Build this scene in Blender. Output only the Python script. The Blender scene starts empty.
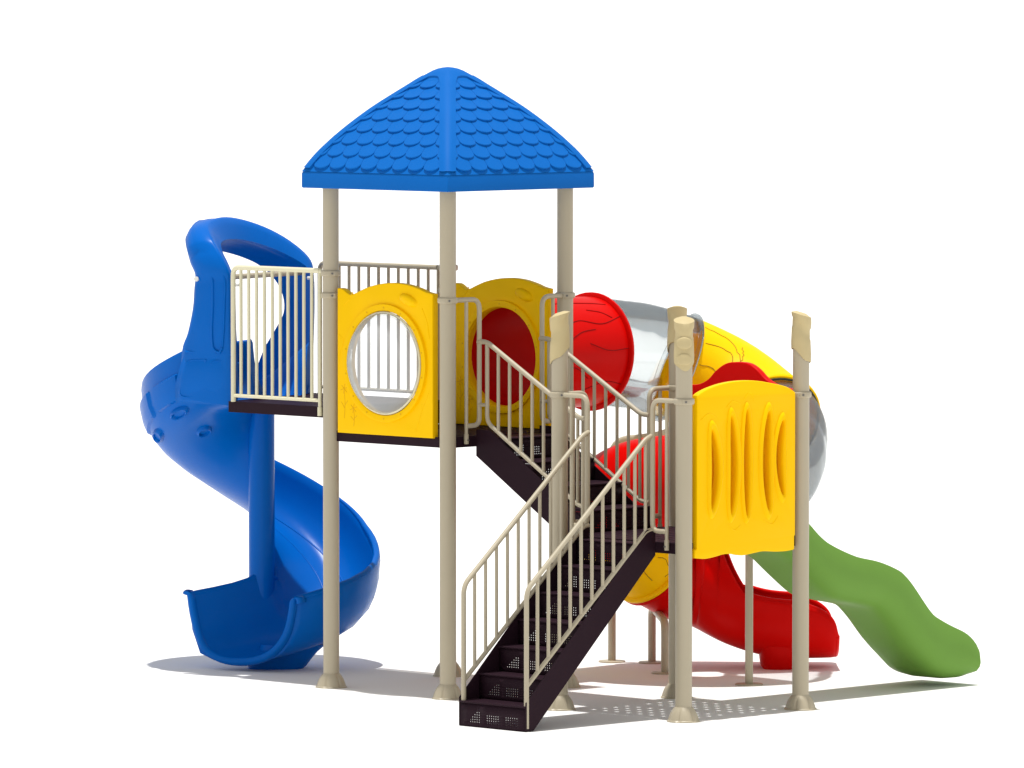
import bpy, bmesh, math, random
from mathutils import Vector, Matrix
random.seed(7)
PI = math.pi
sc = bpy.context.scene
COL = sc.collection
V = Vector

# ------------------------------------------------------------------ materials
def mat(name, col, rough=.4, spec=.4, bump=.0, bscale=60, var=.04, coat=0):
    m = bpy.data.materials.new(name); m.use_nodes = True
    nt = m.node_tree; b = nt.nodes['Principled BSDF']
    b.inputs['Roughness'].default_value = rough
    b.inputs['Specular IOR Level'].default_value = spec
    b.inputs['Coat Weight'].default_value = coat
    b.inputs['Coat Roughness'].default_value = .15
    tc = nt.nodes.new('ShaderNodeTexCoord')
    n = nt.nodes.new('ShaderNodeTexNoise'); n.inputs['Scale'].default_value = 5; n.inputs['Detail'].default_value = 5
    nt.links.new(tc.outputs['Object'], n.inputs['Vector'])
    r = nt.nodes.new('ShaderNodeMapRange')
    r.inputs['To Min'].default_value = 1-var; r.inputs['To Max'].default_value = 1+var
    nt.links.new(n.outputs['Fac'], r.inputs['Value'])
    mx = nt.nodes.new('ShaderNodeVectorMath'); mx.operation = 'SCALE'
    mx.inputs[0].default_value = col[:3]
    nt.links.new(r.outputs['Result'], mx.inputs['Scale'])
    nt.links.new(mx.outputs['Vector'], b.inputs['Base Color'])
    if bump:
        n2 = nt.nodes.new('ShaderNodeTexNoise'); n2.inputs['Scale'].default_value = bscale; n2.inputs['Detail'].default_value = 3
        nt.links.new(tc.outputs['Object'], n2.inputs['Vector'])
        bp = nt.nodes.new('ShaderNodeBump'); bp.inputs['Strength'].default_value = bump; bp.inputs['Distance'].default_value = .004
        nt.links.new(n2.outputs['Fac'], bp.inputs['Height']); nt.links.new(bp.outputs['Normal'], b.inputs['Normal'])
    return m

def low_ior(m, v):
    m.node_tree.nodes['Principled BSDF'].inputs['IOR'].default_value = v; return m
M = {
 'roof':   mat('roof_blue_plastic', (.004, .125, .47), .55, .06, .10, 90),
 'blue':   low_ior(mat('slide_blue_plastic', (.0, .118, .50), .27, .22, .05, 30), 1.28),
 'yellow': mat('yellow_plastic', (.97, .575, .0), .42, .07, .06, 50, .03),
 'red':    low_ior(mat('red_plastic', (.62, .002, .001), .36, .25, .05, 50), 1.22),
 'green':  mat('green_plastic', (.150, .305, .052), .48, .10, .05, 50),
 'vein_y': mat('groove_shade_yellow', (.36, .20, .01), .6, .1),  # darker yellow on raised lines, paints in the shade of carved grooves
 'vein_r': mat('groove_shade_red', (.22, .004, .004), .6, .1),  # darker red on raised lines, groove shade put into the colour
 'post':   mat('beige_powder_coat', (.45, .395, .285), .38, .4, .05, 120, .03),
 'rail':   mat('beige_rail_coat', (.45, .395, .285), .38, .4, .05, 120, .03),
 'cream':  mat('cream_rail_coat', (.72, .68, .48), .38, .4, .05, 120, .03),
 'cap':    mat('tan_carved_plastic', (.56, .46, .25), .55, .2, .3, 30, .10),
 'deck':   mat('dark_plum_coated_steel', (.022, .010, .016), .5, .06, .1, 80),
 'bolt':   mat('bolt_steel', (.14, .13, .12), .35, .5),
 'white':  mat('white_cap_plastic', (.75, .75, .72), .4, .4),
 'rubber': mat('dark_gasket', (.03, .035, .02), .6, .2),
}
def clear_mat(name, tint, gloss):
    m = bpy.data.materials.new(name); m.use_nodes = True
    nt = m.node_tree; nt.nodes.clear()
    out = nt.nodes.new('ShaderNodeOutputMaterial')
    tr = nt.nodes.new('ShaderNodeBsdfTransparent'); tr.inputs['Color'].default_value = (*tint, 1)
    gl = nt.nodes.new('ShaderNodeBsdfGlossy'); gl.inputs['Roughness'].default_value = .06; gl.inputs['Color'].default_value = (.85, .88, .9, 1)
    lw = nt.nodes.new('ShaderNodeLayerWeight'); lw.inputs['Blend'].default_value = gloss
    mp = nt.nodes.new('ShaderNodeMath'); mp.operation = 'MULTIPLY'; mp.inputs[1].default_value = .8
    mix = nt.nodes.new('ShaderNodeMixShader')
    nt.links.new(lw.outputs['Fresnel'], mp.inputs[0]); nt.links.new(mp.outputs[0], mix.inputs[0])
    nt.links.new(tr.outputs[0], mix.inputs[1]); nt.links.new(gl.outputs[0], mix.inputs[2])
    nt.links.new(mix.outputs[0], out.inputs['Surface'])
    return m
M['clear'] = clear_mat('clear_polycarbonate', (.905, .92, .925), .20)
M['clear_rim'] = clear_mat('clear_polycarbonate_rim', (.86, .89, .90), .30)
M['bubble'] = clear_mat('clear_bubble_plastic', (.93, .955, .97), .22)
_nt = M['bubble'].node_tree; _df = _nt.nodes.new('ShaderNodeBsdfDiffuse'); _df.inputs['Color'].default_value = (.92, .95, .97, 1)
_mx = _nt.nodes.new('ShaderNodeMixShader'); _mx.inputs[0].default_value = .34
_old = [n for n in _nt.nodes if n.type == 'MIX_SHADER' and n != _mx][0]; _tr = [n for n in _nt.nodes if n.type == 'BSDF_TRANSPARENT'][0]
_nt.links.new(_tr.outputs[0], _mx.inputs[1]); _nt.links.new(_df.outputs[0], _mx.inputs[2]); _nt.links.new(_mx.outputs[0], _old.inputs[1])

# ------------------------------------------------------------------ helpers
class MB:
    def __init__(s): s.v = []; s.f = []
    def add(s, vs, fs):
        o = len(s.v); s.v += [tuple(x) for x in vs]; s.f += [tuple(i+o for i in f) for f in fs]; return s
    def box(s, lo, hi):
        x0, y0, z0 = lo; x1, y1, z1 = hi
        return s.add([(x0,y0,z0),(x1,y0,z0),(x1,y1,z0),(x0,y1,z0),(x0,y0,z1),(x1,y0,z1),(x1,y1,z1),(x0,y1,z1)],
                     [(0,3,2,1),(4,5,6,7),(0,1,5,4),(1,2,6,5),(2,3,7,6),(3,0,4,7)])
    def prism(s, poly, fn, d0, d1):
        n = len(poly)
        vs = [fn(a, b, d0) for a, b in poly] + [fn(a, b, d1) for a, b in poly]
        fs = [tuple(range(n)), tuple(range(2*n-1, n-1, -1))] + [(i, i+n, (i+1) % n + n, (i+1) % n) for i in range(n)]
        return s.add(vs, fs)
    def tube(s, pts, r, n=12, cap=True):
        pts = [V(p) for p in pts]; k = len(pts); vs = []; fs = []
        T = []
        for i in range(k):
            a = pts[max(i-1, 0)]; b = pts[min(i+1, k-1)]; T.append((b-a).normalized())
        up = V((0, 0, 1)) if abs(T[0].z) < .9 else V((1, 0, 0))
        S = T[0].cross(up).normalized()
        for i in range(k):
            S = (S - T[i]*S.dot(T[i])).normalized(); U = S.cross(T[i])
            rr = r[i] if isinstance(r, (list, tuple)) else r
            for j in range(n):
                a = 2*PI*j/n; vs.append(pts[i] + S*math.cos(a)*rr + U*math.sin(a)*rr)
        for i in range(k-1):
            for j in range(n):
                fs.append((i*n+j, i*n+(j+1) % n, (i+1)*n+(j+1) % n, (i+1)*n+j))
        if cap: fs += [tuple(range(n))[::-1], tuple(range((k-1)*n, k*n))]
        return s.add(vs, fs)
    def lathe(s, c, prof, n=24, axis='z', jit=None):
        vs = []; fs = []; k = len(prof)
        for i, (r, h) in enumerate(prof):
            for j in range(n):
                a = 2*PI*j/n; q = r*(jit(i, a) if jit else 1)
                if axis == 'z': vs.append((c[0]+q*math.cos(a), c[1]+q*math.sin(a), c[2]+h))
                elif axis == 'y': vs.append((c[0]+q*math.cos(a), c[1]+h, c[2]+q*math.sin(a)))
                else: vs.append((c[0]+h, c[1]+q*math.cos(a), c[2]+q*math.sin(a)))
        for i in range(k-1):
            for j in range(n): fs.append((i*n+j, i*n+(j+1) % n, (i+1)*n+(j+1) % n, (i+1)*n+j))
        if prof[0][0] > 1e-6: fs.append(tuple(range(n))[::-1])
        if prof[-1][0] > 1e-6: fs.append(tuple(range((k-1)*n, k*n)))
        return s.add(vs, fs)
    def grid(s, rows, closed=False):
        n = len(rows[0]); k = len(rows); vs = [p for r in rows for p in r]; fs = []
        for i in range(k-1):
            for j in range(n if closed else n-1):
                fs.append((i*n+j, i*n+(j+1) % n, (i+1)*n+(j+1) % n, (i+1)*n+j))
        return s.add(vs, fs)
    def build(s, name, m, parent=None, angle=38, solid=0, bevel=0, label=None, off=0):
        me = bpy.data.meshes.new(name); me.from_pydata(s.v, [], s.f); me.update()
        bm = bmesh.new(); bm.from_mesh(me); bmesh.ops.remove_doubles(bm, verts=bm.verts, dist=1e-5)
        bmesh.ops.recalc_face_normals(bm, faces=bm.faces)
        for f in bm.faces: f.smooth = True
        bm.to_mesh(me); bm.free()
        me.set_sharp_from_angle(angle=math.radians(angle))
        me.materials.append(m)
        o = bpy.data.objects.new(name, me); COL.objects.link(o)
        if parent: o.parent = parent
        if solid:
            md = o.modifiers.new('thickness', 'SOLIDIFY'); md.thickness = solid; md.offset = off
        if bevel:
            md = o.modifiers.new('bevel', 'BEVEL'); md.width = bevel; md.segments = 2; md.limit_method = 'ANGLE'; md.angle_limit = math.radians(50)
        if label: o['label'] = label
        return o

def rounded(pts, rad=.05, n=6):
    """polyline with rounded inner corners"""
    pts = [V(p) for p in pts]; out = [pts[0]]
    for i in range(1, len(pts)-1):
        a, b, c = pts[i-1], pts[i], pts[i+1]
        d1 = (a-b); d2 = (c-b); r = min(rad, d1.length*.45, d2.length*.45)
        p1 = b+d1.normalized()*r; p2 = b+d2.normalized()*r
        for k in range(n+1):
            t = k/n; out.append(p1*(1-t)**2 + b*2*t*(1-t) + p2*t*t)
    out.append(pts[-1]); return out

def catmull(pts, n=10):
    pts = [V(p) for p in pts]; P = [pts[0]*2-pts[1]] + pts + [pts[-1]*2-pts[-2]]; out = []
    for i in range(1, len(P)-2):
        p0, p1, p2, p3 = P[i-1:i+3]
        for k in range(n):
            t = k/n
            out.append(.5*((2*p1)+(p2-p0)*t+(2*p0-5*p1+4*p2-p3)*t*t+(3*p1-3*p2+p3-p0)*t**3))
    out.append(pts[-1]); return out

def ell(cx, cy, rx, ry, n=48): return [(cx+rx*math.cos(2*PI*i/n), cy+ry*math.sin(2*PI*i/n)) for i in range(n)]

def panel_mesh(outline, holes, thick, bev, fn):
    """flat board with real openings; fn(u, v, d) gives the world point"""
    cu = bpy.data.curves.new('tmp', 'CURVE'); cu.dimensions = '2D'; cu.fill_mode = 'BOTH'
    cu.extrude = thick/2-bev; cu.bevel_depth = bev; cu.bevel_resolution = 2; cu.offset = -bev
    for poly in [outline]+holes:
        sp = cu.splines.new('POLY'); sp.points.add(len(poly)-1)
        for i, (a, b) in enumerate(poly): sp.points[i].co = (a, b, 0, 1)
        sp.use_cyclic_u = True
    o = bpy.data.objects.new('tmp', cu); COL.objects.link(o)
    dg = bpy.context.evaluated_depsgraph_get(); dg.update()
    me = bpy.data.meshes.new_from_object(o.evaluated_get(dg), depsgraph=dg)
    mb = MB(); mb.add([fn(v.co.x, v.co.y, v.co.z) for v in me.vertices], [tuple(p.vertices) for p in me.polygons])
    bpy.data.objects.remove(o); bpy.data.curves.remove(cu); bpy.data.meshes.remove(me)
    return mb

# ------------------------------------------------------------------ world, light, camera
w = bpy.data.worlds.new('World'); sc.world = w; w.use_nodes = True
w.node_tree.nodes['Background'].inputs[0].default_value = (1, 1, 1, 1)
w.node_tree.nodes['Background'].inputs[1].default_value = .64
sd = bpy.data.lights.new('sun', 'SUN'); sd.energy = 3.7; sd.angle = math.radians(1.0); sd.color = (1, .98, .95)
so = bpy.data.objects.new('sun', sd); COL.objects.link(so)
# almost straight overhead, leaning so that shadows shift slightly to the right
ld = V((.017, .017, -1)).normalized()
so.rotation_euler = ld.to_track_quat('-Z', 'Y').to_euler(); so.location = (1, 1, 8)
cd = bpy.data.cameras.new('camera'); co = bpy.data.objects.new('camera', cd); COL.objects.link(co)
co.location = (36.36334, -35.06758, 4.87809)
co.rotation_euler = (PI/2-.0557577, 0, 2.3500860-PI/2)
cd.sensor_width = 36; cd.lens = 36*7477.284/1024; cd.clip_end = 6000; cd.clip_start = 1
sc.camera = co
sc.view_settings.view_transform = 'Standard'; sc.view_settings.look = 'None'
sc.view_settings.exposure = 0; sc.view_settings.gamma = 1
sc.cycles.max_bounces = 12; sc.cycles.diffuse_bounces = 6; sc.cycles.transparent_max_bounces = 24

gm = mat('white_floor', (.82, .815, .80), .8, .1, 0, 60, .01)
g = MB().add([(-3000, -3000, 0), (3000, -3000, 0), (3000, 3000, 0), (-3000, 3000, 0)], [(0, 1, 2, 3)]).build('ground', gm)
g['kind'] = 'structure'

# ------------------------------------------------------------------ the play structure
root = bpy.data.objects.new('play_structure', None); COL.objects.link(root)
root['label'] = 'playground climbing tower with blue roof, two staircases and three slides on white floor'
root['category'] = 'play structure'

S = 1.12; X2 = 2.162; X3 = 3.282
POST = {'A': (0, 0), 'B': (S, 0), 'C': (S, S), 'D': (0, S), 'E': (X2, 0), 'F': (X3, 0), 'G': (X3, S), 'H': (X2, S)}
ZROOF = 3.387; ZD1 = 1.742; ZDL = 1.900; ZD2 = 1.150
COLLARS = {'A': (2.81, 2.66), 'B': (2.66,), 'C': (2.66,), 'D': (2.815, 2.66), 'E': (2.075,), 'F': (2.075,), 'G': (2.075,), 'H': (2.075,)}
PR = .0545
for k, (px, py) in POST.items():
    low = k in 'EFGH'
    top = 2.40 if low else 3.44
    mb = MB().lathe((px, py, 0), [(PR, .02), (PR, top)], 32)
    po = mb.build('post', M['post'], root)
    # flared fluted foot
    jit = lambda i, a: 1-(.10*(1-abs(math.sin(a*3+.4)))**3 if 0 < i < 6 else 0)
    MB().lathe((px, py, 0), [(.108, .0), (.108, .007), (.101, .012), (.094, .035), (.084, .06), (.070, .082), (.0585, .094), (.0565, .097), (.0545, .097)], 48, jit=jit).build('base_skirt', M['post'], po, angle=25)
    for z in COLLARS[k]:
        c = MB().lathe((px, py, z), [(.0546, -.020), (.063, -.019), (.068, -.012), (.069, 0), (.068, .012), (.063, .019), (.0546, .020)], 32)
        for a in (-PI/4+.15, PI*.75):   # clamp lugs with bolts
            d = V((math.cos(a), math.sin(a), 0)); t = V((-d.y, d.x, 0)); q = V((px, py, z))
            c.prism([(.060, -.022), (.074, -.020), (.074, .020), (.060, .022)], lambda u, v, dd, q=q, d=d, t=t: q+d*u+t*v+V((0, 0, dd)), -.014, .014)
        cl = c.build('post_collar', M['post'], po, angle=30)
        b = MB()
        for a in (-PI/4+.15,):
            d = V((math.cos(a), math.sin(a), 0)); b.tube([V((px, py, z))+d*.070, V((px, py, z))+d*.079], .0075, 8)
        b.build('bolt', M['bolt'], cl)
    if low:
        # carved cap, cut on a slant: high towards the tower centre
        cx, cy = (X2+X3)/2, S/2
        d = V((cx-px, cy-py, 0)).normalized()
        mb = MB(); n = 40; rows = []
        prof = [(0, .060), (.004, .0655), (.05, .066), (.10, .064), (.145, .062), (.155, .058), (.21, .057), (.225, .064), (.26, .0665), (.30, .0665), (1, .064)]
        zb = 2.33
        for (h, r) in prof:
            row = []
            for j in range(n):
                a = 2*PI*j/n; e = V((math.cos(a), math.sin(a), 0)); s_ = e.dot(d)
                rr = r*(1+.012*math.sin(3*a+h*25)+.01*math.sin(7*a-h*40))
                ztop = 2.600+.020*s_
                zbot = zb+.05*s_+.008*math.sin(a*3)
                z = zbot+(h if h < 1 else 0)
                if h == 1: z = ztop
                z = min(z, ztop)
                row.append(V((px, py, 0))+e*rr+V((0, 0, z)))
            rows.append(row)
        mb.grid(rows, True)
        cen = V((px, py, 2.600+.004))
        last = rows[-1]; ins = [cen+(p-V((px, py, p.z)))*.86+V((0, 0, (p.z-2.600)*.9)) for p in last]
        ins2 = [cen+V((0, 0, .011))+(p-V((px, py, p.z)))*.5+V((0, 0, (p.z-2.600)*.5)) for p in last]
        mb.grid([last, ins, ins2], True); mb.add(ins2, [tuple(range(n))])
        cap = mb.build('post_cap', M['cap'], po, angle=35)
        # raised oval plaques on the outward face
        if k == 'F':
            out = -d; t = V((-out.y, out.x, 0))
            for zc, rx, rz in ((2.455, .046, .036), (2.35, .046, .036)):
                o = MB(); rows = []
                for rr, hh in ((1.15, -.004), (1.0, .006), (.85, .008), (.0001, .009)):
                    rows.append([V((px, py, zc+rz*rr*math.sin(2*PI*j/24)))+t*rx*rr*math.cos(2*PI*j/24)+out*(math.sqrt(max(0, .067**2-(rx*rr*math.cos(2*PI*j/24))**2))+hh) for j in range(24)])
                o.grid(rows, True); o.build('carved_oval', M['cap'], cap, angle=60)

# ---- decks
def perforated(mb, x0, x1, y0, y1, z, pitch, hole, inside=None):
    """plate with real round-ish (square) drain holes"""
    def lines(a, b):
        n = int((b-a-.08)/pitch); st = (a+b)/2-(n-1)*pitch/2; L = [a]
        for i in range(n): L += [st+i*pitch-hole/2, st+i*pitch+hole/2]
        return L+[b], n
    X, nx = lines(x0, x1); Y, ny = lines(y0, y1)
    for i in range(len(X)-1):
        for j in range(len(Y)-1):
            if i % 2 == 1 and j % 2 == 1: continue
            mb.add([(X[i], Y[j], z), (X[i+1], Y[j], z), (X[i+1], Y[j+1], z), (X[i], Y[j+1], z)], [(0, 1, 2, 3)])
def deck(x0, x1, z, label=None):
    mb = MB(); perforated(mb, x0+.004, x1-.004, .004, S-.004, z, .105, .028)
    o = mb.build('deck', M['deck'], root, solid=.004, off=-1, label=label)
    f = MB(); t = .004; h = .068
    f.box((x0, 0, z-h), (x1, t, z+.002)); f.box((x0, S-t, z-h), (x1, S, z+.002))
    f.box((x0, t, z-h), (x0+t, S-t, z+.002)); f.box((x1-t, t, z-h), (x1, S-t, z+.002))
    f.box((x0+.03, S/2-.02, z-h+.01), (x1-.03, S/2+.02, z-.006))
    f.build('deck_skirt', M['deck'], o)
deck(0, S, ZD1); deck(X2, X3, ZD2)
# raised trapezoid landing before the spiral slide
poly = [(-1.005, -.002), (-.055, -.002), (-.055, .06), (-.004, .06), (-.004, S), (-1.305, S)]
mb = MB().prism([(-1.0, 0.01), (-.01, 0.01), (-.01, S-.01), (-1.3, S-.01)], lambda a, b, d: V((a, b, d)), ZDL-.006, ZDL)
dk = mb.build('deck', M['deck'], root, label='raised dark landing before the blue spiral slide')
f = MB()
f.box((-1.008, -.004, ZDL-.072), (-.06, .002, ZDL+.002))
f.box((-1.3, S, ZDL-.072), (-.06, S+.005, ZDL+.002))
f.add([(-1.008, 0, ZDL-.072), (-1.308, S, ZDL-.072), (-1.308, S, ZDL+.002), (-1.008, 0, ZDL+.002)], [(0, 1, 2, 3)])
f.box((-.006, .06, ZD1+.003), (-.002, S-.06, ZDL-.001))
f.build('deck_skirt', M['deck'], dk)

# ---- roof
AP = 4.190; OV = .1386; HC = S/2; HS = HC+OV
prof = [(0, 0), (.04, .5), (.075, 1.5), (.12, 4), (.1575, 7.2), (.21, 11.5), (.26, 16.2), (.33, 22.5), (.397, 28.6), (.466, 35), (.534, 41.6), (.62, 50.8), (.705, 60.5), (.79, 71), (.877, 83), (.94, 93), (1, 103.5)]
def zroof(f):
    for (a, za), (b, zb) in zip(prof, prof[1:]):
        if f <= b: return AP-(za+(zb-za)*(f-a)/(b-a))/149.5
    return AP-103.5/149.5
ZF = zroof(1)
def face_pt(side, u, f, h=0):
    """u = metres along the eave direction, f = 0 apex .. 1 eave, h = lift along the normal"""
    e = 1e-2; dz = (zroof(min(1, f+e))-zroof(max(0, f-e))); dx = HS*(min(1, f+e)-max(0, f-e))
    nx, nz = -dz, dx; L = math.hypot(nx, nz); nx /= L; nz /= L
    out = HS*f+h*nx; z = zroof(f)+h*nz
    a = side*PI/2; c, s_ = math.cos(a), math.sin(a)
    # side 0 faces -y
    x, y = u, -out
    return V((HC+x*c-y*s_, HC+x*s_+y*c, z))
mb = MB(); rows = []
NS = 10
for (fq, _) in [(0.004, 0)]+prof[1:]:
    row = []
    for side in range(4):
        for j in range(NS):
            u = -1+2*j/NS; row.append(face_pt(side, u*HS*fq, fq))
    # round the square near the very top
    k = max(0, 1-fq/.32)**1.4
    c = V((HC, HC, 0))
    for i, p in enumerate(row):
        q = p-c; r = math.hypot(q.x, q.y)
        if r > 1e-6:
            rr = r*(1-k)+HS*fq*1.28*k; row[i] = V((HC+q.x/r*rr, HC+q.y/r*rr, p.z))
    rows.append(row)
mb.grid(rows, True); mb.add(rows[0], [tuple(range(len(rows[0])))])
roof = mb.build('roof', M['roof'], root, angle=30, label='blue hipped roof with scalloped shingles')
# fascia with lip
fa = MB(); ring = []
for (o_, z) in ((-.004, ZF+.004), (.004, ZF-.002), (.0085, ZF-.014), (.009, ZROOF+.008), (.004, ZROOF), (-.02, ZROOF), (-.02, ZF-.03)):
    h = HS+o_-.008; rr = .004; row = []
    for cx, cy, a0 in ((1, -1, -PI/2), (1, 1, 0), (-1, 1, PI/2), (-1, -1, PI)):
        for q in range(5):
            a = a0+q*PI/8; row.append(V((HC+cx*(h-rr)+rr*math.cos(a), HC+cy*(h-rr)+rr*math.sin(a), z)))
    ring.append(row)
fa.grid(ring, True); fa.build('fascia', M['roof'], roof, angle=30)
# ceiling liner under the roof
MB().box((-OV+.03, -OV+.03, ZROOF+.03), (S+OV-.03, S+OV-.03, ZROOF+.034)).build('roof_liner', M['roof'], roof)
# smooth hip ribs
RW = .066
for side in range(4):
    r = MB(); rows = []
    fs_ = [.17+.815*i/28 for i in range(29)]
    for fq in fs_:
        hw = min(RW+.05*max(0, (.30-fq)/.2)**2, HS*fq*.98)
        lift = .016
        L = []
        for uu, h in ((HS*fq-hw, 0), (HS*fq-hw, lift), (HS*fq-hw*.5, lift)):
            L.append(face_pt(side, uu, fq, h))
        e = face_pt(side, HS*fq, fq, 0); od = V((e.x-HC, e.y-HC, 0)).normalized()
        L.append(e+od*.004*min(1, (1-fq)*12)+V((0, 0, lift*.7)))
        s2 = (side+1) % 4
        for uu, h in ((-HS*fq+hw*.5, lift), (-HS*fq+hw, lift), (-HS*fq+hw, 0)):
            L.append(face_pt(s2, uu, fq, h))
        rows.append(L)
    r.grid(rows); r.build('hip_rib', M['roof'], roof, angle=50)
# smooth apex cap, its lower edge arched over each shingle field
ac = MB(); rows = []
for q in range(9):
    row = []
    for side in range(4):
        for j in range(16):
            u = -1+2*j/16
            flim = .165+.115*abs(u)**2.5
            fq = .004+flim*q/8
            p = face_pt(side, u*HS*fq, fq, .013)
            k = max(0, 1-fq/.32)**1.4; qv = p-V((HC, HC, 0)); rr0 = math.hypot(qv.x, qv.y)
            if rr0 > 1e-6:
                rr = rr0*(1-k)+HS*fq*1.28*k; p = V((HC+qv.x/rr0*rr, HC+qv.y/rr0*rr, p.z))
            row.append(p)
    rows.append(row)
rows.append([p+(V((HC, HC, p.z))-p)*.001-V((0, 0, .014)) for p in rows[-1]])
ac.grid(rows, True); ac.add(rows[0], [tuple(range(64))]); ac.build('apex_cap', M['roof'], roof, angle=30)
# scalloped shingle courses
ROWF = [(AP-z)*149.5 for z in ()]
rowf = [.30, .415, .525, .63, .73, .825, .908, .98]
for side in range(4):
    sh = MB(); SW = .150
    for ri, fb in enumerate(rowf):
        ft = max(.12, fb-.112); lim = HS*fb-RW-.004
        off = SW/2 if ri % 2 else 0
        n = int(lim/SW)+2
        for k in range(-n, n+1):
            uc = k*SW+off
            if abs(uc)-SW/2 > lim: continue
            pts = []; N = 12
            for q in range(N+1):
                a = PI*q/N; du = -math.cos(a)*SW*.495
                dp = .060*(1-.45*fb); pts.append((uc+du, fb-dp+dp*math.sin(a)**.85))
            # clip to the field
            def cl(u, f):
                m_ = HS*f-RW+.006
                return max(-m_, min(m_, u)), f
            low_ = [cl(*p) for p in pts]
            if max(p[0] for p in low_)-min(p[0] for p in low_) < .035: continue
            n1 = len(low_)
            up_ = [cl(p[0], ft) for p in pts]
            A = [face_pt(side, u, f, .002) for u, f in up_]
            hs_ = [.003+.014*math.sin(PI*q/N)**.7 for q in range(N+1)]
            B = [face_pt(side, u, f, h_) for (u, f), h_ in zip(low_, hs_)]
            C_ = [face_pt(side, u, f+.004, h_*.85) for (u, f), h_ in zip(low_, hs_)]
            D = [face_pt(side, u, f+.003, -.001) for u, f in low_]
            sh.grid([A, B, C_, D])
    sh.build('shingle_field', M['roof'], roof, angle=28)

# ---- railings
def gate(post_xy, dirv, zc, zdeck, out, mid, inner, label=None):
    """looped bar beside a stair opening: from the collar out, down and back to an inner upright"""
    px, py = post_xy; d = V(dirv); o = V((px, py, 0))+V(out)
    P = lambda s, z: o+d*s+V((0, 0, z))
    g_ = MB().tube(rounded([P(.05, zc), P(mid, zc), P(mid, zdeck+.075), P(inner, zdeck+.075)], .07), .0165, 12)
    G = g_.build('gate_loop', M['rail'], root)
    MB().tube([P(inner, zc), P(inner, zdeck-.035)], .0125, 10).tube([P(inner, zdeck-.045), P(inner, zdeck+.02)], .0165, 10).build('baluster', M['rail'], G)
    b = MB(); n = V(out).normalized() if V(out).length > 0 else V((0, -1, 0)); b.tube([P(inner, zdeck-.02)+n*.012, P(inner, zdeck-.02)+n*.022], .007, 8); b.build('bolt', M['bolt'], G)
gate(POST['B'], (0, 1, 0), 2.66, ZD1, (.022, 0, 0), .276, .153)
gate(POST['C'], (0, -1, 0), 2.66, ZD1, (.022, 0, 0), .245, .140)
gate(POST['E'], (0, 1, 0), 2.075, ZD2, (-.022, 0, 0), .276, .150)
gate(POST['H'], (0, -1, 0), 2.075, ZD2, (-.022, 0, 0), .245, .140)
gate(POST['E'], (1, 0, 0), 2.075, ZD2, (0, -.022, 0), .276, .130)
gate(POST['F'], (-1, 0, 0), 2.075, ZD2, (0, -.022, 0), .257, .131)

def handrail(x_or_y, axis, top, bot, post=None, bal=(), stubs=()):
    """sloping stair rail; top and bot are (s, z) polylines"""
    P = (lambda s, z: V((x_or_y, s, z))) if axis == 'y' else (lambda s, z: V((s, x_or_y, z)))
    h = MB().tube(rounded([P(*q) for q in top], .06), .0165, 12)
    H = h.build('handrail', M['rail'], root)
    MB().tube(rounded([P(*q) for q in bot], .05), .0145, 12).build('lower_rail', M['rail'], H)
    if post: MB().tube([P(*post[0]), P(*post[1])], .0175, 12).build('newel_post', M['rail'], H)
    def zat(line, s):
        for (a, za), (b, zb) in zip(line, line[1:]):
            lo, hi = min(a, b), max(a, b)
            if lo-1e-6 <= s <= hi+1e-6 and hi-lo > 1e-4: return za+(zb-za)*(s-a)/(b-a)
        return None
    for s in bal:
        z1, z0 = zat(top, s), zat(bot, s)
        if z1 is None or z0 is None: continue
        MB().tube([P(s, z0), P(s, z1)], .0115, 10).build('baluster', M['rail'], H)
    for a, b in stubs: MB().tube([P(*a), P(*b)], .012, 10).build('rail_stub', M['rail'], H)
for xx in (3.022, 2.455):
    z0 = 0.02 if xx > 3 else .15
    handrail(xx, 'y', [(-1.185, z0), (-1.185, .905), (-.085, 1.822), (-.03, 1.842)],
             [(-1.185, .290), (-.085, 1.222), (-.03, 1.232)],
             bal=[-1.185+.1*i for i in range(1, 11)]+[-.086])
for yy in (.272, .865):
    handrail(yy, 'x', [(1.135, 2.375), (1.215, 2.378), (2.075, 1.905), (2.15, 1.902)],
             [(1.22, 2.36), (1.22, 1.84), (2.075, 1.325), (2.15, 1.32)],
             bal=[1.325+.1055*i for i in range(8)], stubs=[((1.142, 1.955), (1.22, 1.955))])

# straight guardrails on the raised landing
def guardrail(y, xa, xb, z0, z1, n, m, label, foot):
    P = lambda x, z: V((x, y, z))
    h = MB().tube(rounded([P(xa, foot), P(xa, z1), P(xb, z1)], .06), .0175, 12)
    H = h.build('guardrail', m, root, label=label)
    MB().tube([P(xa, z0), P(xb, z0)], .0125, 12).build('lower_rail', m, H)
    MB().tube([P(xb, z1), P(xb, ZDL-.055)], .0125, 12).tube([P(xb, ZDL-.06), P(xb, ZDL+.0)], .017, 12).build('end_upright', m, H)
    MB().tube([P(xb, z1), P(-.05, z1-.01)], .014, 12).build('rail_stub', m, H)
    for i in range(1, n+1):
        x = xa+(xb-xa)*i/(n+1)
        MB().tube([P(x, z0), P(x, z1)], .0115, 10).build('baluster', m, H)
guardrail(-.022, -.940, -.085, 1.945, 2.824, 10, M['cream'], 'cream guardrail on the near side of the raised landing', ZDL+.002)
guardrail(S+.022, -1.295, -.12, 1.945, 2.812, 11, M['rail'], 'beige guardrail on the far side of the raised landing', ZDL+.002)

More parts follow.
